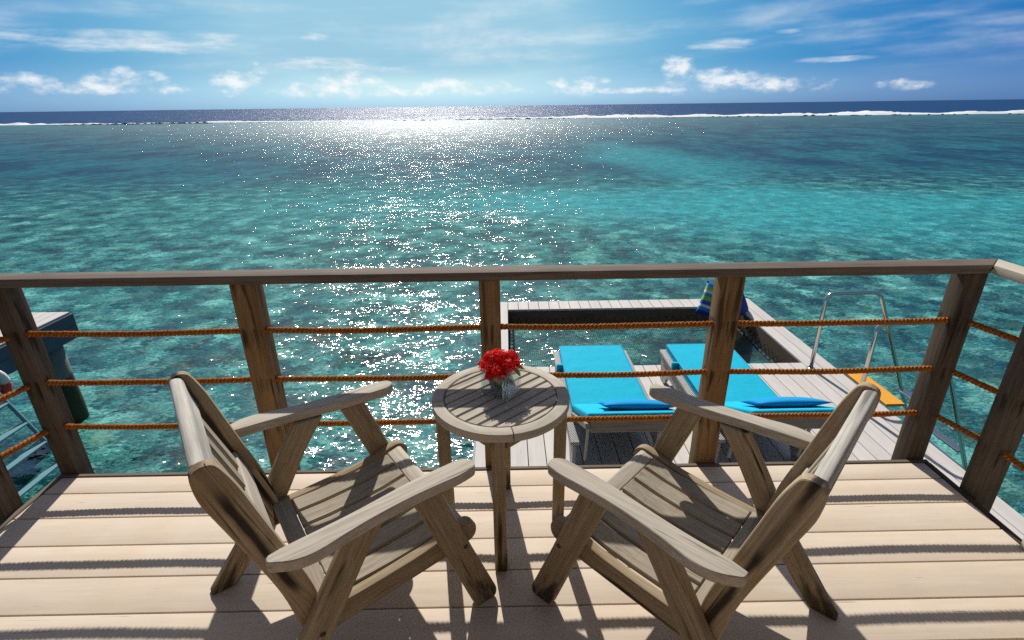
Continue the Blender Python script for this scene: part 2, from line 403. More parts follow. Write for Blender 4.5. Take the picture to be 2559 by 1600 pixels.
# what lies under the water: sand, coral and weed, bent by the waves above
bx = X + sx*.7; by = Y + sy*.7
bp_ = nt.comb(bx, by, 0.0)
patch = nt.noise(bp_, .055, 3, .5)
band = nt.sstep((by - 26.0 - (bx - 16)*(-1.0))*.0 + 1.0 - nt.math('ABSOLUTE', (by - 25.0) + (bx - 15.0)*.10)/12.0 - nt.math('ABSOLUTE', bx - 15.0)/34.0 + (patch - .5)*1.3, 0.0, .75)
diag = nt.sstep(1.0 - nt.math('ABSOLUTE', (bx - 12.7) - (64.0 - by)*.02)/9.0 - nt.math('ABSOLUTE', by - 48.0)/40.0 + (patch - .5)*1.0, 0.0, .8)
leftb = nt.sstep(1.0 - nt.math('ABSOLUTE', by - 27.0)/13.0 - nt.math('ABSOLUTE', bx + 8.0)/26.0 + (patch - .5)*1.4, 0.0, .9)
sand = band.max(diag*.75).max(leftb*.42)
coral1 = nt.noise(bp_, .9, 3, .6)
coral2 = nt.noise(bp_, 4.0, 4, .75)
fine = nt.noise(bp_, 9.0, 1, .6)
teal = nt.ramp(coral1*.45 + coral2*.55, [(.40, (.0012, .016, .018)), (.46, (.007, .075, .075)), (.52, (.030, .180, .165)), (.60, (.17, .46, .39))])
weed = nt.sstep(nt.noise(bp_, 1.7, 3, .6), .54, .68)*nt.sstep(fine, .40, .66)*(1.0 - nt.sstep(Y, 14.0, 34.0))
teal = nt.mix(weed*.55, teal, (.12, .24, .050))
mott = nt.sstep(coral2, .35, .65)
sandc = nt.mix(mott, (.012, .20, .212), (.055, .45, .465))
deep = nt.mix(nt.sstep(nt.noise(nt.comb(bx*.22, by*.11, 4.0), 1.0, 5, .7), .36, .64), (.003, .038, .074), (.012, .125, .158))
far = nt.sstep(by + (patch - .5)*18.0, 22.0, 44.0)
col = nt.mix(far, teal, deep)
wave_tone = nt.noise(nt.comb(bx*1.1, by*1.25, 8.0), 1.0, 5, .76)  # light and dark of the waves, painted into the seabed colour as streaks
wave_streaks = nt.sstep(wave_tone, .36, .66)
col = nt.vmath('SCALE', col, scale=wave_streaks*1.0 + .52)
col = nt.mix(sand*.85, col, nt.vmath('SCALE', sandc, scale=wave_streaks*.55 + .72))
lag_t = nt.sstep(by, 120.0, 175.0)
col = nt.mix(lag_t*.55, col, (.018, .140, .170))
nrm = nt.vmath('NORMALIZE', nt.comb(sx*-1.0, sy*-1.0, 1.0))
dif = nt.n('ShaderNodeBsdfDiffuse'); nt.put(dif.inputs[0], col)
glo = nt.n('ShaderNodeBsdfGlossy'); glo.inputs['Roughness'].default_value = .10; nt.put(glo.inputs['Normal'], nrm)
glo2 = nt.n('ShaderNodeBsdfGlossy'); glo2.inputs['Roughness'].default_value = .36; nt.put(glo2.inputs['Normal'], nt.vmath('NORMALIZE', nt.comb(sx*-.6, sy*-.6, 1.0)))
rgh = nt.sstep(Y, 10.0, 150.0)*.05 + .065
nt.put(glo.inputs['Roughness'], rgh)
nrf = nt.vmath('NORMALIZE', nt.comb(sx*-.8, sy*-.8, 1.0))
fr = nt.n('ShaderNodeFresnel'); fr.inputs[0].default_value = 1.33; nt.put(fr.inputs['Normal'], nrf)
gust = nt.noise(nt.comb(X*.55, Y*.10, 2.0), 1.0, 3, .65)
ff_ = (V(nt, fr.outputs[0])*(.28 + nt.sstep(gust, .32, .68)*.45)*(.42 + nt.sstep(Y, 8.0, 45.0)*.58)).min(.19)
mx = nt.n('ShaderNodeMixShader'); nt.put(mx.inputs[0], ff_); nt.link(dif.outputs[0], mx.inputs[1])
gm = nt.n('ShaderNodeMixShader'); nt.put(gm.inputs[0], nt.sstep(Y, 25.0, 150.0)*.72); nt.link(glo.outputs[0], gm.inputs[1]); nt.link(glo2.outputs[0], gm.inputs[2]); nt.link(gm.outputs[0], mx.inputs[2])
nt.link(mx.outputs[0], T.nodes['Material Output'].inputs[0])
def sheet(name, x0, x1, y0, y1, z, mat, nx=1, ny=1):
    v = [(x0+(x1-x0)*i/nx, y0+(y1-y0)*j/ny, z) for j in range(ny+1) for i in range(nx+1)]
    f = [(j*(nx+1)+i, j*(nx+1)+i+1, (j+1)*(nx+1)+i+1, (j+1)*(nx+1)+i) for j in range(ny) for i in range(nx)]
    return struct(mobj(name, v, f, mat))
sheet('lagoon', -900, 900, -120, 203, ZW, LAG, 12, 8)
OCE, nt, b = material('ocean_water'); T = OCE.node_tree
geo = nt.n('ShaderNodeNewGeometry'); X, Y, Z = nt.sep(geo.outputs['Position'])
sx, sy = slopes(nt, X, Y, [(.05, .16, .6, 1.2, 3, 1.0), (.35, .9, 1.6, 2.0, 3, 7.0), (2.0, 4.0, 1.5, 1.6, 2, 3.0)])
nrm = nt.vmath('NORMALIZE', nt.comb(sx*-1.0, sy*-1.0, 1.0))
on = nt.noise(nt.comb(X*.012, Y*.03, 0.0), 1.0, 4, .6)
dif = nt.n('ShaderNodeBsdfDiffuse'); nt.put(dif.inputs[0], nt.mix(on, (.003, .036, .125), (.006, .066, .185)))
glo = nt.n('ShaderNodeBsdfGlossy'); glo.inputs['Roughness'].default_value = .30; nt.put(glo.inputs['Normal'], nrm)
fr = nt.n('ShaderNodeFresnel'); fr.inputs[0].default_value = 1.33; nt.put(fr.inputs['Normal'], nrm)
fm = V(nt, fr.outputs[0]).min(.10)
mx = nt.n('ShaderNodeMixShader'); nt.put(mx.inputs[0], fm); nt.link(dif.outputs[0], mx.inputs[1]); nt.link(glo.outputs[0], mx.inputs[2])
nt.link(mx.outputs[0], T.nodes['Material Output'].inputs[0])
sheet('ocean', -90000, 90000, 203.0, 90000, ZW - .01, OCE)

# surf breaking on the reef and the rubble in front of it
FOAM, nt, b = material('surf_foam')
geo = nt.n('ShaderNodeNewGeometry'); fn = nt.noise(geo.outputs['Position'], .8, 5, .65)
nt.put(b.inputs['Base Color'], nt.mix(fn, (.55, .60, .62), (.92, .94, .94))); b.inputs['Roughness'].default_value = .95
def reef_y(x): return 200.0 - max(0, x)*.085 + 2.0*sin(x*.021) + 1.2*sin(x*.057+1)
rnd = random.Random(3)
def vnoise(x, seed=0):
    i = math.floor(x); t = x - i; t = t*t*(3-2*t)
    h = lambda k: random.Random(k*7919+seed*131).random()
    return h(i)*(1-t) + h(i+1)*t
fv, ff, prof = [], [], 7
xs = [(-420 + i*1.1) for i in range(765)]
for i, x in enumerate(xs):
    amp = .25 + .75*vnoise(x*.05, 1)*vnoise(x*.013, 2)*1.6 + .35*vnoise(x*.55, 3)
    side = min(1, max(0, (x+20)/70)); amp = (amp*.75 + .22)*side + (amp*1.1 - .36)*(1-side)
    amp *= .30 + 1.15*vnoise(x*.11, 31)*(.6 + .8*vnoise(x*.031, 32))
    wd = (6 + 14*vnoise(x*.03, 4) + 5*vnoise(x*.4, 5))*(.55 + .45*side)
    y0 = reef_y(x) + 4 + 5*vnoise(x*.06, 6) + 1.5*vnoise(x*.7, 8)
    for k in range(prof):
        t = k/(prof-1); hgt = amp*(sin(pi*min(1, t*1.15))**.6 if t < .87 else .02)*(.7 + .6*vnoise(x*.9 + k*13, 9))
        fv.append((x, y0 + wd*t, ZW - .05 + (hgt if 0 < k < prof-1 else 0) + .03))
for i in range(len(xs)-1):
    for k in range(prof-1): a = i*prof+k; ff.append((a, a+1, a+prof+1, a+prof))
tag(mobj('surf', fv, ff, FOAM, smooth=True), 'white surf breaking along the reef edge below the horizon', 'surf', kind='stuff')
rv, rf = [], []
ico = bmesh.new(); bmesh.ops.create_icosphere(ico, subdivisions=1, radius=1)
iv = [v.co.copy() for v in ico.verts]; ix = [tuple(q.index for q in f.verts) for f in ico.faces]; ico.free()
for i in range(900):
    x = rnd.uniform(-330, 230)
    dens = vnoise(x*.035, 21)
    if rnd.random() > dens*1.25 - .05: continue
    if x > 90 and rnd.random() < .65: continue
    y = reef_y(x) - rnd.uniform(-1.5, 3.0); s = rnd.uniform(.25, .62)*(0.7+dens*.6); o = len(rv)
    for v in iv:
        k = s*rnd.uniform(.7, 1.25); rv.append((x + v.x*k*1.7, y + v.y*k, ZW - .08 + v.z*k*.75))
    rf += [tuple(q+o for q in f) for f in ix]
tag(mobj('reef_rubble', rv, rf, ROCK), 'dark coral rubble poking out along the reef line', 'rubble', kind='stuff')

# ------------------------------------------------------------------ balcony floor
XL, XR, YF = -2.175, 2.03, 2.058
deck = struct(box('balcony_floor', (XL+.03, -1.6, -.20), (XR-.03, YF-.03, -.034), BEAM, bevel=0))
seams = [2.034, 1.920]
while seams[-1] > -1.4: seams.append(seams[-1] - .1555)
for i in range(len(seams)-1):
    y1, y0 = seams[i]-.003, seams[i+1]+.003
    box('plank', (XL+.03, y0, -.030), (XR-.03, y1, 0.0), PLANK, deck, 'x', bevel=.003, seg=2)
box('edge_trim', (XL, 2.036, -.16), (XR, YF, .003), TRIM, deck, 'x', bevel=.003)
box('edge_trim', (XL, -1.6, -.16), (XL+.026, 2.034, .003), TRIM, deck, 'y', bevel=.003)
box('edge_trim', (XR-.026, -1.6, -.16), (XR, 2.034, .003), BEAM, deck, 'y', bevel=.003)

# ------------------------------------------------------------------ railing
rail = tag(empty('balcony_railing', (0, 2.09, 0)), 'weathered wooden balcony railing strung with three rows of orange rope', 'railing')
def R0(o): o.location = (o.location[0], o.location[1]-2.09, o.location[2]); return o
PY0, PY1 = 2.060, 2.145
def post(x0, x1, y0, y1, mat):
    o = box('post', (0, 0, -.55), (x1-x0, y1-y0, .948), mat, rail, 'z', bevel=.008, seg=2); o.location = (x0, y0-2.09, 0); return o
post(-2.175, -2.090, PY0, PY1, POST_D)
post(-1.160, -1.056, PY0, PY1, POST)
post(-.122, -.034, PY0, PY1, POST)
post(.898, .998, PY0, PY1, POST)
post(1.930, 2.020, PY0, PY1, POST_D)
for yy in (1.775, .55, -.65):
    post(2.034, 2.124, yy, yy+.09, POST_D)
for yy in (1.770, .55, -.65):
    post(-2.267, -2.179, yy, yy+.09, POST_D)
ZR0, ZR1 = .949, .988
def railbar(outline, mat):
    o = prism('top_rail', outline, ZR0, ZR1, 'xy', mat, rail, axis=(1, 0) if abs(outline[1][0]-outline[0][0]) > 1 else (0, 1), bevel=.006, seg=2); R0(o); return o
RY0, RY1 = 2.048, 2.142; RX0, RX1 = 2.012, 2.112; LX0, LX1 = -2.160, -2.268
railbar([(LX0, RY0), (RX0, RY0), (RX1, RY1), (LX1, RY1)], RAIL)
railbar([(RX0+.001, RY0-.002), (RX0+.001, -1.6), (RX1, -1.6), (RX1, RY1-.003)], TEAK_TOP)
railbar([(LX0-.001, RY0-.002), (LX0-.001, -1.6), (LX1, -1.6), (LX1, RY1-.003)], RAIL)
def rope_mesh(p0, p1, R=.0134, pitch=.054, sag=0.0, seed=0):
    p0, p1 = Vector(p0), Vector(p1); L = (p1-p0).length; ax = (p1-p0)/L
    sd = ax.cross(Vector((0, 0, 1))).normalized(); u = sd.cross(ax); n = int(L/.0065); parts = []
    rg = random.Random(seed)
    for k in range(3):
        pts = []
        for i in range(n+1):
            l = L*i/n; a = 2*pi*(l/pitch + k/3); w = R*.52*(1 + .06*sin(l*31 + k))
            q = p0 + ax*l + (sd*cos(a) + u*sin(a))*w; q.z -= sag*4*(l/L)*(1-l/L) - .0012*sin(l*9+seed)
            pts.append(q)
        parts.append(tube_mesh(pts, R*.56, 6))
    hv, hf, hg = [], [], []
    for i in range(int(L*330)):
        l = rg.random()*L; a = rg.random()*2*pi; d = (sd*cos(a) + u*sin(a)); c = p0 + ax*l; c.z -= sag*4*(l/L)*(1-l/L)
        b0 = c + d*R*.9; tip = c + d*(R + rg.uniform(.001, .0055)) + ax*rg.uniform(-.010, .010); s = ax*.0006
        o = len(hv); hv += [tuple(b0-s), tuple(b0+s), tuple(tip)]; hg += [(l, a*.01, 0)]*3; hf.append((o, o+1, o+2))
    parts.append((hv, hf, hg))
    return join(*parts)
def rope(p0, p1, seed, sag=.008):
    v, f, g = rope_mesh(p0, p1, seed=seed, sag=sag); o = mobj('rope', v, f, ROPE, rail, g, smooth=True); R0(o); return o
ROPY = 2.090
for k, zz in enumerate((.727, .487, .250)):
    xs_ = (-2.13, -1.108, -.078, .948, 1.975)
    for j in range(4): rope((xs_[j], ROPY, zz), (xs_[j+1], ROPY, zz), 10*k+j)
    zs = zz - .008
    rope((2.005, 2.11, zs), (2.079, 1.82, zs), 40+k, 0); rope((2.079, 1.82, zs), (2.079, .595, zs), 50+k, .01); rope((2.079, .595, zs), (2.079, -.6, zs), 60+k, .01)
    rope((-2.150, 2.11, zs), (-2.223, 1.815, zs), 70+k, 0); rope((-2.223, 1.815, zs), (-2.223, .595, zs), 80+k, .01); rope((-2.223, .595, zs), (-2.223, -.6, zs), 90+k, .01)

villa = tag(empty('villa_front', (2.19, 1.3, 0)), 'pale plastered villa pillar at the right edge of the balcony', 'pillar')
def VF(o): o.location = (-2.19, -1.3, 0); return o
VF(prism('pillar', rounded([(1.985, 1.10), (2.40, 1.10), (2.40, 1.528), (1.985, 1.528)], .03, 3), .003, 3.1, 'xy', PLASTER, villa, bevel=.01))
VF(box('unseen_wall', (-5.0, -1.95, -1.6), (-1.30, -1.70, 3.3), VWOOD, villa, 'x', bevel=.01)); VF(box('unseen_wall', (1.30, -1.95, -1.6), (5.0, -1.70, 3.3), VWOOD, villa, 'x', bevel=.01))  # unseen villa wall and doors behind the camera, added for their bounce light
VF(box('unseen_wall', (-1.30, -1.95, 2.25), (1.30, -1.70, 3.3), VWOOD, villa, 'x', bevel=.01))
for xa, xb in ((-1.30, 0.0), (0.0, 1.30)):
    VF(box('unseen_door', (xa+.01, -1.86, .01), (xb-.01, -1.81, 2.24), VWOOD, villa, 'z', bevel=.006))

# ------------------------------------------------------------------ lower platform
ZL = -1.2; SX0, SX1, SY0, SY1 = -.315, 3.745, .6, 7.57
HX0, HX1, HY0, HY1 = -.003, 3.432, 5.385, 7.235
plat = struct(box('lower_platform', (SX0+.04, SY0, ZL-.30), (SX1-.04, HY0-.02, ZL-.034), BEAM, bevel=0))
N = 26; PW = (SX1-SX0)/N
for i in range(N):
    x0, x1 = SX0+PW*i+.0035, SX0+PW*(i+1)-.0035
    if x1 < HX0+.02 or x0 > HX1-.02:
        box('plank', (x0, SY0, ZL-.030), (x1, SY1, ZL), PLANK2, plat, 'y', bevel=.003)
    else:
        box('plank', (x0, SY0, ZL-.030), (x1, HY0, ZL), PLANK2, plat, 'y', bevel=.003)
        box('plank', (x0, HY1, ZL-.030), (x1, SY1, ZL), PLANK2, plat, 'y', bevel=.003)
for lo, hi, g_ in (((HX0-.10, HY0-.02, ZL-.30), (HX0-.006, SY1-.12, ZL-.034), 'y'), ((HX1+.006, HY0-.02, ZL-.30), (HX1+.10, SY1-.12, ZL-.034), 'y'), ((HX0-.006, HY1+.006, ZL-.30), (HX1+.006, HY1+.10, ZL-.034), 'x')):
    box('beam', lo, hi, BEAM2, plat, g_, bevel=.003)
for zz0, zz1 in ((ZL-.21, ZL-.033), (ZL-.40, ZL-.214)):
    box('fascia_board', (SX0-.022, SY0, zz0), (SX0+.002, SY1+.022, zz1), BLUEPAINT, plat, 'y', bevel=.003)
    box('fascia_board', (SX1-.002, SY0, zz0), (SX1+.022, SY1+.022, zz1), BLUEPAINT, plat, 'y', bevel=.003)
    box('fascia_board', (SX0+.004, SY1-.002, zz0), (SX1-.004, SY1+.022, zz1), BLUEPAINT, plat, 'x', bevel=.003)
def pile(x, y, r, ztop, parent, off=(0, 0, 0)):
    pts = [(x-off[0], y-off[1], z_) for z_ in (ztop, -2.2, -2.6, -3.6)]
    return tube('pile', pts, [r, r*.98, r*1.04, r*1.04], PILEM, parent, 20)
for x in (-.14, 3.58):
    for y in (1.4, 7.2): pile(x, y, .17, ZL-.31, plat)

# hammock net slung in the opening
ham = tag(empty('net_hammock', (HX0, HY0, ZL-.2)), 'black rope net hammock slung in the opening of the lower deck', 'hammock')
hx, hy = HX1-HX0, HY1-HY0; M = .075
def netz(x, y): 
    u, v = x/hx, y/hy
    return -.03 - .13*(16*u*(1-u)*v*(1-v))**.6
parts = []
nxn, nyn = 120, 64
for i in range(nxn+1):
    x = M + (hx-2*M)*i/nxn
    parts.append(tube_mesh([(x, M+(hy-2*M)*j/12, netz(x, M+(hy-2*M)*j/12)) for j in range(13)], .0024, 3))
for j in range(nyn+1):
    y = M + (hy-2*M)*j/nyn
    parts.append(tube_mesh([(M+(hx-2*M)*i/16, y, netz(M+(hx-2*M)*i/16, y)+.003) for i in range(17)], .0024, 3))
v, f, g = join(*parts); tag(mobj('net', v, f, NETMAT, ham, g), kind='stuff')
for a, b_ in (((M, M), (hx-M, M)), ((hx-M, M), (hx-M, hy-M)), ((hx-M, hy-M), (M, hy-M)), ((M, hy-M), (M, M))):
    tube('border_rope', [(a[0]+(b_[0]-a[0])*t/10, a[1]+(b_[1]-a[1])*t/10, netz(a[0]+(b_[0]-a[0])*t/10, a[1]+(b_[1]-a[1])*t/10)+.004) for t in range(11)], .014, NETMAT, ham, 6)
def lash(a, b_, inn):
    n = int(((a[0]-b_[0])**2 + (a[1]-b_[1])**2)**.5/.055); pts = []
    for i in range(n+1):
        t = i/n; x, y = a[0]+(b_[0]-a[0])*t, a[1]+(b_[1]-a[1])*t
        pts.append((x, y, .05) if i % 2 else (x+inn[0]*(M+.01), y+inn[1]*(M+.01), netz(M, M)+.0))
    return tube('lashing', pts, .006, NETMAT, ham, 4)
lash((0, 0), (hx, 0), (0, 1)); lash((hx, 0), (hx, hy), (-1, 0)); lash((hx, hy), (0, hy), (0, -1)); lash((0, hy), (0, 0), (1, 0))

# cushions as pillowy rounded boxes
def pillow_mesh(w, l, t, nu=16, nv=16, pinch=.5, pw=.35):
    v, f, g = [], [], []
    for s in (1, -1):
        for j in range(nv+1):
            for i in range(nu+1):
                a, b_ = 2*i/nu-1, 2*j/nv-1
                h = max(0, (1-abs(a)**2.2)*(1-abs(b_)**2.2))**pw
                k = 1 - pinch*.08*(1-abs(b_)**2)*(abs(a)**3); k2 = 1 - pinch*.08*(1-abs(a)**2)*(abs(b_)**3)
                v.append((a*w/2*k, b_*l/2*k2, s*t/2*h)); g.append((a*w/2, b_*l/2, s*t/2*h))
    n1_ = (nu+1)*(nv+1)
    for s in (0, 1):
        for j in range(nv):
            for i in range(nu):
                q = (j*(nu+1)+i, j*(nu+1)+i+1, (j+1)*(nu+1)+i+1, (j+1)*(nu+1)+i)
                f.append(tuple(n1_*s+k for k in (q if not s else q[::-1])))
    rim = [i for i in range(nu+1)] + [(j+1)*(nu+1)-1 for j in range(1, nv+1)] + [nv*(nu+1)+i for i in range(nu-1, -1, -1)] + [j*(nu+1) for j in range(nv-1, 0, -1)]
    return v, f, g
def pillow(name, w, l, t, mat, loc, rot, **kw):
    v, f, g = pillow_mesh(w, l, t, **kw); o = mobj(name, v, f, mat, None, g, smooth=True); 
    bm = bmesh.new(); bm.from_mesh(o.data); bmesh.ops.remove_doubles(bm, verts=bm.verts, dist=.0005); bm.to_mesh(o.data); bm.free()
    for p in o.data.polygons: p.use_smooth = True
    o.location = loc; o.rotation_euler = rot; return o
tag(pillow('throw_pillow', .50, .50, .15, STRIPE, (3.03, 6.97, -1.04), (radians(68), radians(14), radians(-22))), 'blue, green and white striped pillow in the hammock corner', 'pillow', 'pillows on the net hammock')
tag(pillow('throw_pillow', .46, .46, .14, NAVY, (3.28, 6.99, -1.05), (radians(66), radians(-10), radians(38))), 'navy pillow behind the railing post on the hammock', 'pillow', 'pillows on the net hammock')

# loungers
def build_lounger():
    r = empty('sun_lounger')
    # local: x across, +y towards the foot, z up from the platform; footprint y -1.0 .. 1.0
    for s in (-1, 1):
        prism('side_panel', rounded([(-.62, .004), (-.50, .004), (-.42, .14), (.70, .14), (.80, .004), (.94, .004), (.97, .30), (-.66, .30)], [.0, .0, .12, .12, 0, 0, .05, .05], 4), s*.345, s*.378, 'yz', WEAVE, r, bevel=.006, seg=1)
        box('side_rim', (min(s*.325, s*.400), -.68, .302), (max(s*.325, s*.400), .985, .335), WEAVE, r, 'y', bevel=.008, seg=2)
    box('end_panel', (-.343, .93, .15), (.343, .962, .30), WEAVE, r, 'x', bevel=.006)
    box('end_rim', (-.323, .925, .302), (.323, .985, .334), WFRAME, r, 'x', bevel=.008)
    for k in range(6): box('slat', (-.323, -.22+k*.19, .300), (.323, -.12+k*.19, .318), TEAK_TOP, r, 'x', bevel=.003)
    bev = []
    hy_, hz_ = -.30, .345; ty_, tz_ = -1.055, .735
    back = empty('backrest', (0, hy_, hz_)); back.parent = r
    d = Vector((0, ty_-hy_, tz_-hz_)); L = d.length; dn = d.normalized(); nn = Vector((1, 0, 0)).cross(dn)
    if nn.z < 0: nn = -nn
    for s in (-1, 1): beam('back_bar', (s*.335, 0, 0), tuple(Vector((s*.335, 0, 0))+d), .035, .045, TEAK_SEAT, back, upv=tuple(nn), bevel=.004)
    beam('back_beam', tuple(d*.975+Vector((-.316, 0, 0))), tuple(d*.975+Vector((.316, 0, 0))), .05, .085, TEAK_SEAT, back, upv=tuple(nn), bevel=.005)
    for k in range(4): beam('slat', tuple(d*(.12+.2*k)+Vector((-.316, 0, 0))), tuple(d*(.12+.2*k)+Vector((.316, 0, 0))), .09, .016, TEAK_TOP, back, upv=tuple(nn), bevel=.002)
    for s in (-1, 1): beam('prop', (s*.28, ty_+.30, tz_-.21), (s*.28, ty_+.38, .16), .022, .022, TEAK_TOP, r, bevel=.003)
    box('cushion', (-.338, -.275, .337), (.338, .975, .405), TURQ, r, 'y', bevel=.024, seg=4)
    # back cushion
    v, g = [], []
    for l in (.01, L*1.0):
        for s, h in ((-1, 0), (1, 0), (1, 1), (-1, 1)):
            q = Vector((0, hy_, hz_)) + dn*l + Vector((s*.338, 0, 0)) + nn*(.026 + .068*h); v.append(tuple(q)); g.append((l, s*.34, h*.06))
    mobj('back_cushion', v, BF, TURQ, r, g, bevel=.024, seg=4)
    cu = r.children[-2] if r.children[-2].name.startswith('cushion') else [c_ for c_ in r.children if c_.name.startswith('cushion')][0]
    for zz_ in (.399, .343):
        tube('piping', [(x_, y_, zz_) for x_, y_ in rounded([(-.336, -.273), (.336, -.273), (.336, .973), (-.336, .973)], .03, 4)], .005, TURQ2P, cu, 6, closed=True)
    o = box('tie', (-.402, .52, .300), (-.33, .555, .402), TURQ, r, 'x', bevel=.003)
    return r, Vector((0, hy_, hz_)), dn, nn
lg, bh, bdn, bnn = build_lounger()
lg.location = (.882, 4.125, ZL); tag(lg, 'turquoise cushioned sun lounger nearest the round table side of the lower deck', 'sun lounger', 'sun loungers on the lower deck')
lg2 = copy_tree(lg); lg2.location = (2.050, 4.125, ZL); tag(lg2, 'turquoise cushioned sun lounger beside the steel ladder, partly behind a post', 'sun lounger', 'sun loungers on the lower deck')
bang = atan2(bdn.z, -bdn.y)
for i, (lo, lab) in enumerate(((lg, 'flat blue head pillow on the lounger by the round table'), (lg2, 'flat blue head pillow on the lounger nearest the ladder'))):
    c = Vector(lo.location) + bh + bdn*.60 + bnn*.128 + Vector((.07 if i == 0 else .02, 0, 0))
    tag(pillow('head_pillow', .56, .30, .075, TURQ2, c, (-bang, 0, radians(-2+3*i)), pinch=1.0, pw=.5), lab, 'pillow', 'head pillows on the loungers')

# ladder into the lagoon
def build_ladder(steel=STEEL, tread=YELLOW):
    r = empty('ladder')
    y0, y1 = 0.0, .83
    for y in (y0, y1):
        tube('handrail', arc_path([(-.295, y, 0), (-.305, y, .908), (.27, y, .915), (1.10, y, -.872), (1.42, y, -1.56)], .09), .0215, steel, r, 10)
        tube('foot_plate', [(-.295, y, .002), (-.295, y, .012)], .045, steel, r, 12)
    sl = lambda z_: .27 + (.91 - z_)*.4657
    box('top_tread', (.055, .06, -.035), (.245, .77, -.004), tread, r, 'y', bevel=.004)
    for k in range(5):
        z_ = -.30 - .27*k; x = sl(z_)
        box('tread', (x-.045, .018, z_-.012), (x+.045, .812, z_+.012), steel, r, 'y', bevel=.004)
    return r
ld = build_ladder(); ld.location = (3.742, 4.40, ZL)
tag(ld, 'steel swim ladder with a yellow top step on the lower deck edge', 'ladder')

# ------------------------------------------------------------------ neighbouring platform
DX = -10.42
nb = tag(empty('jetty_platform', (DX+1.7, 5, ZL)), 'neighbouring timber jetty with blue sides beyond the left railing post', 'jetty')
def NB(o): o.location = tuple(Vector(o.location) - Vector((DX+1.7, 5, ZL))); return o
for i in range(N):
    x0, x1 = DX+SX0+PW*i+.0035, DX+SX0+PW*(i+1)-.0035
    NB(box('plank', (x0, 3.0, ZL-.030), (x1, 7.43, ZL), PLANK2, nb, 'y', bevel=.003))
NB(box('frame', (DX+SX0+.03, 3.05, ZL-.30), (DX+SX1-.03, 7.38, ZL-.034), BEAM, nb, 'y', bevel=0))
for zz0, zz1 in ((ZL-.21, ZL-.033), (ZL-.41, ZL-.214)):
    NB(box('fascia_board', (DX+SX1-.002, 3.0, zz0), (DX+SX1+.022, 7.452, zz1), BLUEPAINT, nb, 'y', bevel=.003))
    NB(box('fascia_board', (DX+SX0+.004, 7.428, zz0), (DX+SX1-.004, 7.452, zz1), BLUEPAINT, nb, 'x', bevel=.003))
for y in (7.12, 3.4): NB(pile(-6.93, y, .19, ZL-.31, nb))
NB(pile(-10.3, 7.12, .19, ZL-.31, nb))
ld2 = build_ladder(TEALPAINT, BLUEPAINT); ld2.location = (DX+SX1, 4.45, ZL)
tag(ld2, 'pale teal ladder going into the water at the left edge', 'ladder')
# lifebuoy on the jetty side
def torus_part(R, r, a0, a1, n=10, sides=10):
    return tube_mesh([(0, R*cos(a0+(a1-a0)*i/n), R*sin(a0+(a1-a0)*i/n)) for i in range(n+1)], r, sides)
lb = tag(empty('lifebuoy', (-6.575, 5.79, -1.64)), 'red and white lifebuoy hanging on the neighbouring jetty side', 'lifebuoy')
for k in range(8):
    v, f, g = torus_part(.235, .062, k*pi/4, (k+1)*pi/4 - .004, 6); mobj('segment', v, f, BUOYRED if k % 2 else BUOYWHITE, lb, g, smooth=True)
tube('hang_line', [(-.06, 0, .25), (-.075, 0, .44)], .006, BUOYWHITE, lb, 6)

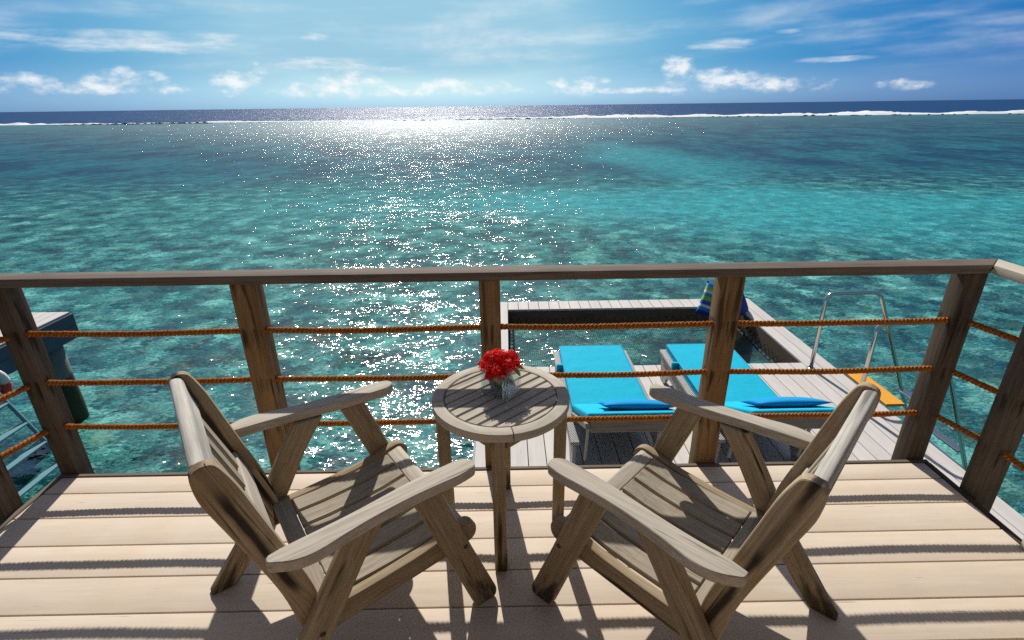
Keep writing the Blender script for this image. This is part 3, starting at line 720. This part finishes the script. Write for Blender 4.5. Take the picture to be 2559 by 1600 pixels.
# ------------------------------------------------------------------ chairs
def build_chair():
    r = empty('garden_chair')
    z0 = .003
    for s in (-1, 1):
        a, b_ = sorted((s*.284, s*.317))
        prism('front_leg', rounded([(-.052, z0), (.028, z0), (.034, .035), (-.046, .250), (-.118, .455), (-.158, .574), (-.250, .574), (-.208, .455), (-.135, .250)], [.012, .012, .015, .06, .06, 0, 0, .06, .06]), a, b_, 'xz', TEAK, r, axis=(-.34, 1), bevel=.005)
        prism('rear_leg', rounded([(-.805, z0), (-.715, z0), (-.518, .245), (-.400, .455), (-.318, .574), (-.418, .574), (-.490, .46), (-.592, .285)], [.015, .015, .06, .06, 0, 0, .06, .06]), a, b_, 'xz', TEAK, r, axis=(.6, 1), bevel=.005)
        a, b_ = sorted((s*.250, s*.2825))
        prism('seat_rail', rounded([(-.562, .212), (-.30, .240), (-.10, .262), (-.022, .282), (-.016, .335), (-.052, .366), (-.11, .352), (-.20, .325), (-.38, .306), (-.552, .298)], [0, .1, .1, .03, .03, .03, .05, .1, .1, 0]), a, b_, 'xz', TEAK, r, axis=(1, .1), bevel=.005)
        prism('back_post', rounded([(-.580, .215), (-.512, .215), (-.536, .41), (-.586, .575), (-.655, .815), (-.690, .892), (-.742, .880), (-.740, .805), (-.655, .553), (-.616, .426)], [.01, .01, .1, .1, .06, .04, .045, .06, .1, .1]), a, b_, 'xz', TEAK_POST, r, axis=(-.3, 1), bevel=.008, seg=3)
        # armrest, bowed outwards, its end notched against the back post
        arm = [(-.640, .322), (-.600, .314), (-.42, .303), (-.22, .276), (-.06, .273), (-.030, .300), (-.040, .334), (-.10, .345), (-.25, .342), (-.40, .357), (-.53, .384), (-.585, .378), (-.640, .345)]
        prism('armrest', rounded([(u, s*w) for u, w in arm], [0, 0, .08, .08, .025, .025, .025, .04, .08, .08, .06, .03, .01]), .577, .612, 'xy', TEAK_TOP, r, axis=(1, 0), bevel=.007, seg=3)
        for (u, z_) in ((-.082, .300), (-.548, .262), (-.060, .19)):
            if z_ == .19: continue
            tube('screw', [(u, s*.3155, z_), (u, s*.3185, z_)], .0085, IRON, r, 8)
    # seat: front and rear cross pieces, slats running front to back
    prism('front_crosspiece', rounded([(-.108, .343), (-.064, .354), (-.050, .350), (-.044, .322), (-.100, .312)], [0, .01, .01, .01, 0]), -.249, .249, 'xz', TEAK_TOP, r, axis=(0, 1), bevel=.004)
    prism('rear_crosspiece', [(-.545, .282), (-.490, .284), (-.490, .312), (-.545, .310)], -.249, .249, 'xz', TEAK_SEAT, r, axis=(0, 1), bevel=.004)
    us = [-.486, -.40, -.30, -.20, -.112]; zs = [.311, .3105, .316, .327, .345]
    for k in range(6):
        w0 = -.246 + k*.0823; w1 = w0 + .0705
        ol = list(zip(us, zs)) + [(u, z_-.020) for u, z_ in zip(us[::-1], zs[::-1])]
        prism('slat', ol, w0, w1, 'xz', TEAK_SEAT, r, axis=(1, 0), bevel=.003, seg=1)
    # back: thick crest, bottom rail, upright slats
    cre = rounded([(-.682, .772), (-.697, .830), (-.702, .880), (-.738, .882), (-.738, .812), (-.716, .758)], [.006, .04, .016, .016, .05, .006])
    prism('crest_rail', cre, -.249, .249, 'xz', TEAK_CREST, r, axis=(0, 1), bevel=.004)
    prism('back_bottom_rail', rounded([(-.585, .470), (-.618, .575), (-.646, .566), (-.612, .461)], .008), -.249, .249, 'xz', TEAK_TOP, r, axis=(0, 1), bevel=.004)
    for k in range(4):
        w0 = -.195 + k*.1113; w1 = w0 + .056
        prism('back_slat', [(-.622, .577), (-.638, .572), (-.706, .775), (-.690, .781)], w0, w1, 'xz', TEAK_SEAT, r, axis=(-.3, 1), bevel=.003, seg=1)
    return r
# keep grain running across for cross pieces: remap axes
ch = build_chair(); ch.location = (-.264, 1.585, 0); ch.rotation_euler = (0, 0, radians(34.97))
tag(ch, 'weathered teak armchair to the left of the round table, facing right', 'chair', 'garden chairs on the balcony')
ch2 = copy_tree(ch); ch2.location = (.311, 1.559, 0); ch2.rotation_euler = (0, 0, radians(136.31))
tag(ch2, 'weathered teak armchair to the right of the round table, facing left', 'chair', 'garden chairs on the balcony')

# ------------------------------------------------------------------ table
TX, TY, TZ, TR = -.033, 1.690, .620, .257
tb = tag(empty('side_table', (TX, TY, 0)), 'round weathered teak side table with a slatted top between the chairs', 'table')
TOPM = TEAK_TOP
ri = .212
nseg = 4; per = 14
for q in range(nseg):
    a0 = q*pi/2 + .18; pts = []
    for i in range(per+1): a = a0 + (pi/2-.006)*i/per; pts.append((TR*cos(a), TR*sin(a)))
    for i in range(per, -1, -1): a = a0 + (pi/2-.006)*i/per; pts.append((ri*cos(a), ri*sin(a)))
    n = len(pts); v, g = [], []
    for z_ in (TZ-.034, TZ):
        for x, y in pts:
            v.append((x, y, z_)); g.append((atan2(y, x)*.25 % 1.6, (x*x+y*y)**.5, z_))
    f = [tuple(range(n)), tuple(range(2*n-1, n-1, -1))] + [(i, (i+1) % n, n+(i+1) % n, n+i) for i in range(n)]
    mobj('rim_segment', v, f, TOPM, tb, g, bevel=.006, seg=2)
ang = radians(42.5); dirv = Vector((cos(ang), sin(ang))); pv = Vector((-dirv.y, dirv.x))
pitch = .0455; rs = ri - .003
k0 = -4
for k in range(-5, 5):
    c0 = k*pitch + .0035; c1 = (k+1)*pitch - .0035
    c0c, c1c = max(c0, -rs*.985), min(c1, rs*.985)
    if c1c - c0c < .012: continue
    def end(sg):
        return [(sg*sqrt(max(rs*rs - cc*cc, 1e-6)), cc) for cc in [c0c + (c1c-c0c)*t/4 for t in range(5)]]
    ol = end(1) + end(-1)[::-1]
    pts = [tuple(dirv*a + pv*b_) for a, b_ in ol]
    prism('slat', pts, TZ-.026, TZ-.002, 'xy', TOPM, tb, axis=tuple(dirv), bevel=.003, seg=1)
for a in (268, 358, 88, 178):
    a = radians(a); c = Vector((cos(a), sin(a), 0))*.226; e = Vector((cos(a), sin(a), 0)); t_ = Vector((-e.y, e.x, 0))
    v, g = [], []
    for z_ in (.003, TZ-.036):
        for s, h in ((-1, -1), (1, -1), (1, 1), (-1, 1)):
            q = c + t_*s*.023 + e*h*.023; v.append((q.x, q.y, z_)); g.append((z_, s*.02, h*.02))
    mobj('leg', v, BF, TEAK, tb, g, bevel=.005, seg=2)
for k in range(4):
    a0, a1 = radians(268+90*k), radians(358+90*k)
    p0 = Vector((cos(a0), sin(a0), 0))*.222; p1 = Vector((cos(a1), sin(a1), 0))*.222; d_ = (p1-p0).normalized()*.034
    beam('apron', tuple(p0+d_+Vector((0, 0, TZ-.068))), tuple(p1-d_+Vector((0, 0, TZ-.068))), .020, .058, TEAK, tb)

# vase with red flowers
VC = Vector((-.031, 1.716)); va = radians(-30.5); VS, VH = .056, .105
vs_ = tag(empty('glass_vase', (VC.x, VC.y, TZ+.001), va), 'square clear glass vase standing on the round table', 'vase')
def sq(h, z_, r=.006): return [(x, y, z_) for x, y in rounded([(-h, -h), (h, -h), (h, h), (-h, h)], r, 3)]
rings = [sq(VS, 0), sq(VS, VH), sq(VS-.0045, VH), sq(VS-.0045, .012)]
n = len(rings[0]); v = [p for r_ in rings for p in r_]
f = [tuple(range(n-1, -1, -1))] + [(i*n+k, i*n+(k+1) % n, (i+1)*n+(k+1) % n, (i+1)*n+k) for i in range(3) for k in range(n)] + [tuple(3*n+k for k in range(n))]
mobj('vase_body', v, f, GLASS, vs_)
fl = tag(empty('flower_bunch', (VC.x, VC.y, TZ+.014)), 'bunch of bright red clustered flowers in the glass vase', 'flowers')
rg = random.Random(11)
heads = [(-.056, -.020, .098, .030), (-.014, -.044, .092, .031), (.030, -.030, .102, .033), (.066, .004, .098, .028), (-.040, .020, .116, .033), (.006, .006, .122, .035), (.044, .030, .114, .031), (-.072, .010, .096, .025), (-.010, .046, .114, .031), (-.046, -.048, .074, .021), (.004, -.052, .076, .020)]
for hi_, (hx_, hy_, hz_, hr) in enumerate(heads):
    v, f, g = [], [], []
    nfl = 95 if hr > .03 else 50
    for i in range(nfl):
        t = (i+.5)/nfl; ph = i*2.39996; ct = 1 - 1.45*t; st = sqrt(max(0, 1-ct*ct))
        nrm_ = Vector((st*cos(ph), st*sin(ph), ct)); c = nrm_*hr*rg.uniform(.82, 1.12)
        nrm_ = (nrm_ + Vector((rg.uniform(-.35, .35), rg.uniform(-.35, .35), rg.uniform(-.2, .3)))).normalized()
        a = nrm_.orthogonal().normalized(); b2 = nrm_.cross(a); rot = rg.uniform(0, pi); L_ = rg.uniform(.0075, .0115)
        base = len(v)
        # tube of the floret
        q0 = c*.35; 
        for k in range(3):
            an = k*2*pi/3; off = (a*cos(an)+b2*sin(an))*.0009; v += [tuple(q0+off), tuple(c+off)]; g += [tuple(q0), tuple(c)]
        f += [(base+2*k, base+2*((k+1) % 3), base+2*((k+1) % 3)+1, base+2*k+1) for k in range(3)]
        for k in range(4):
            an = rot + k*pi/2; d1 = a*cos(an)+b2*sin(an); d2 = a*-sin(an)+b2*cos(an); o = len(v)
            up_ = nrm_*rg.uniform(-.002, .004)
            pts = [c, c+d1*L_*.55+d2*L_*.30+up_*.6, c+d1*L_+up_, c+d1*L_*.55-d2*L_*.30+up_*.6]
            v += [tuple(p) for p in pts]; g += [tuple(p + Vector((i*.013, 0, 0))) for p in pts]; f += [(o, o+1, o+2), (o, o+2, o+3)]
    hd = mobj('flower_head', v, f, PETAL, fl, g); hd.location = (hx_*.86, hy_*.86, hz_); hd.scale = (.88, .88, .84)
    ex, ey = hx_*.35, hy_*.35
    tube('stem', [(ex*.9, ey*.9, .004), (ex*1.2, ey*1.2, .05), (hx_*.72, hy_*.72, min(.09, hz_*.8)), (hx_*.86, hy_*.86, hz_)], .0022, STEM, fl, 6)
def leaf(p, d, L_, w_):
    p, d = Vector(p), Vector(d).normalized(); s = d.cross(Vector((0, 0, 1))).normalized(); u = s.cross(d); v, f, g = [], [], []
    for i in range(7):
        t = i/6; ww = w_*sin(pi*min(.98, t*.92+.06))**.8; c = p + d*L_*t - u*L_*.25*t*t
        for k in (-1, 0, 1): v.append(tuple(c + s*k*ww/2 + u*abs(k)*ww*.12)); g.append((t*L_, k*ww, 0))
    for i in range(6):
        for k in (0, 1): a = i*3+k; f.append((a, a+1, a+4, a+3))
    mobj('leaf', v, f, LEAF, fl, g, smooth=True)
leaf((.050, -.005, .098), (1, -.25, -.15), .045, .022); leaf((.045, -.020, .094), (.8, -.7, -.35), .040, .020); leaf((-.02, .05, .10), (-.2, 1, .2), .05, .024)
leaf((.052, .012, .090), (.9, .2, -.5), .038, .018)
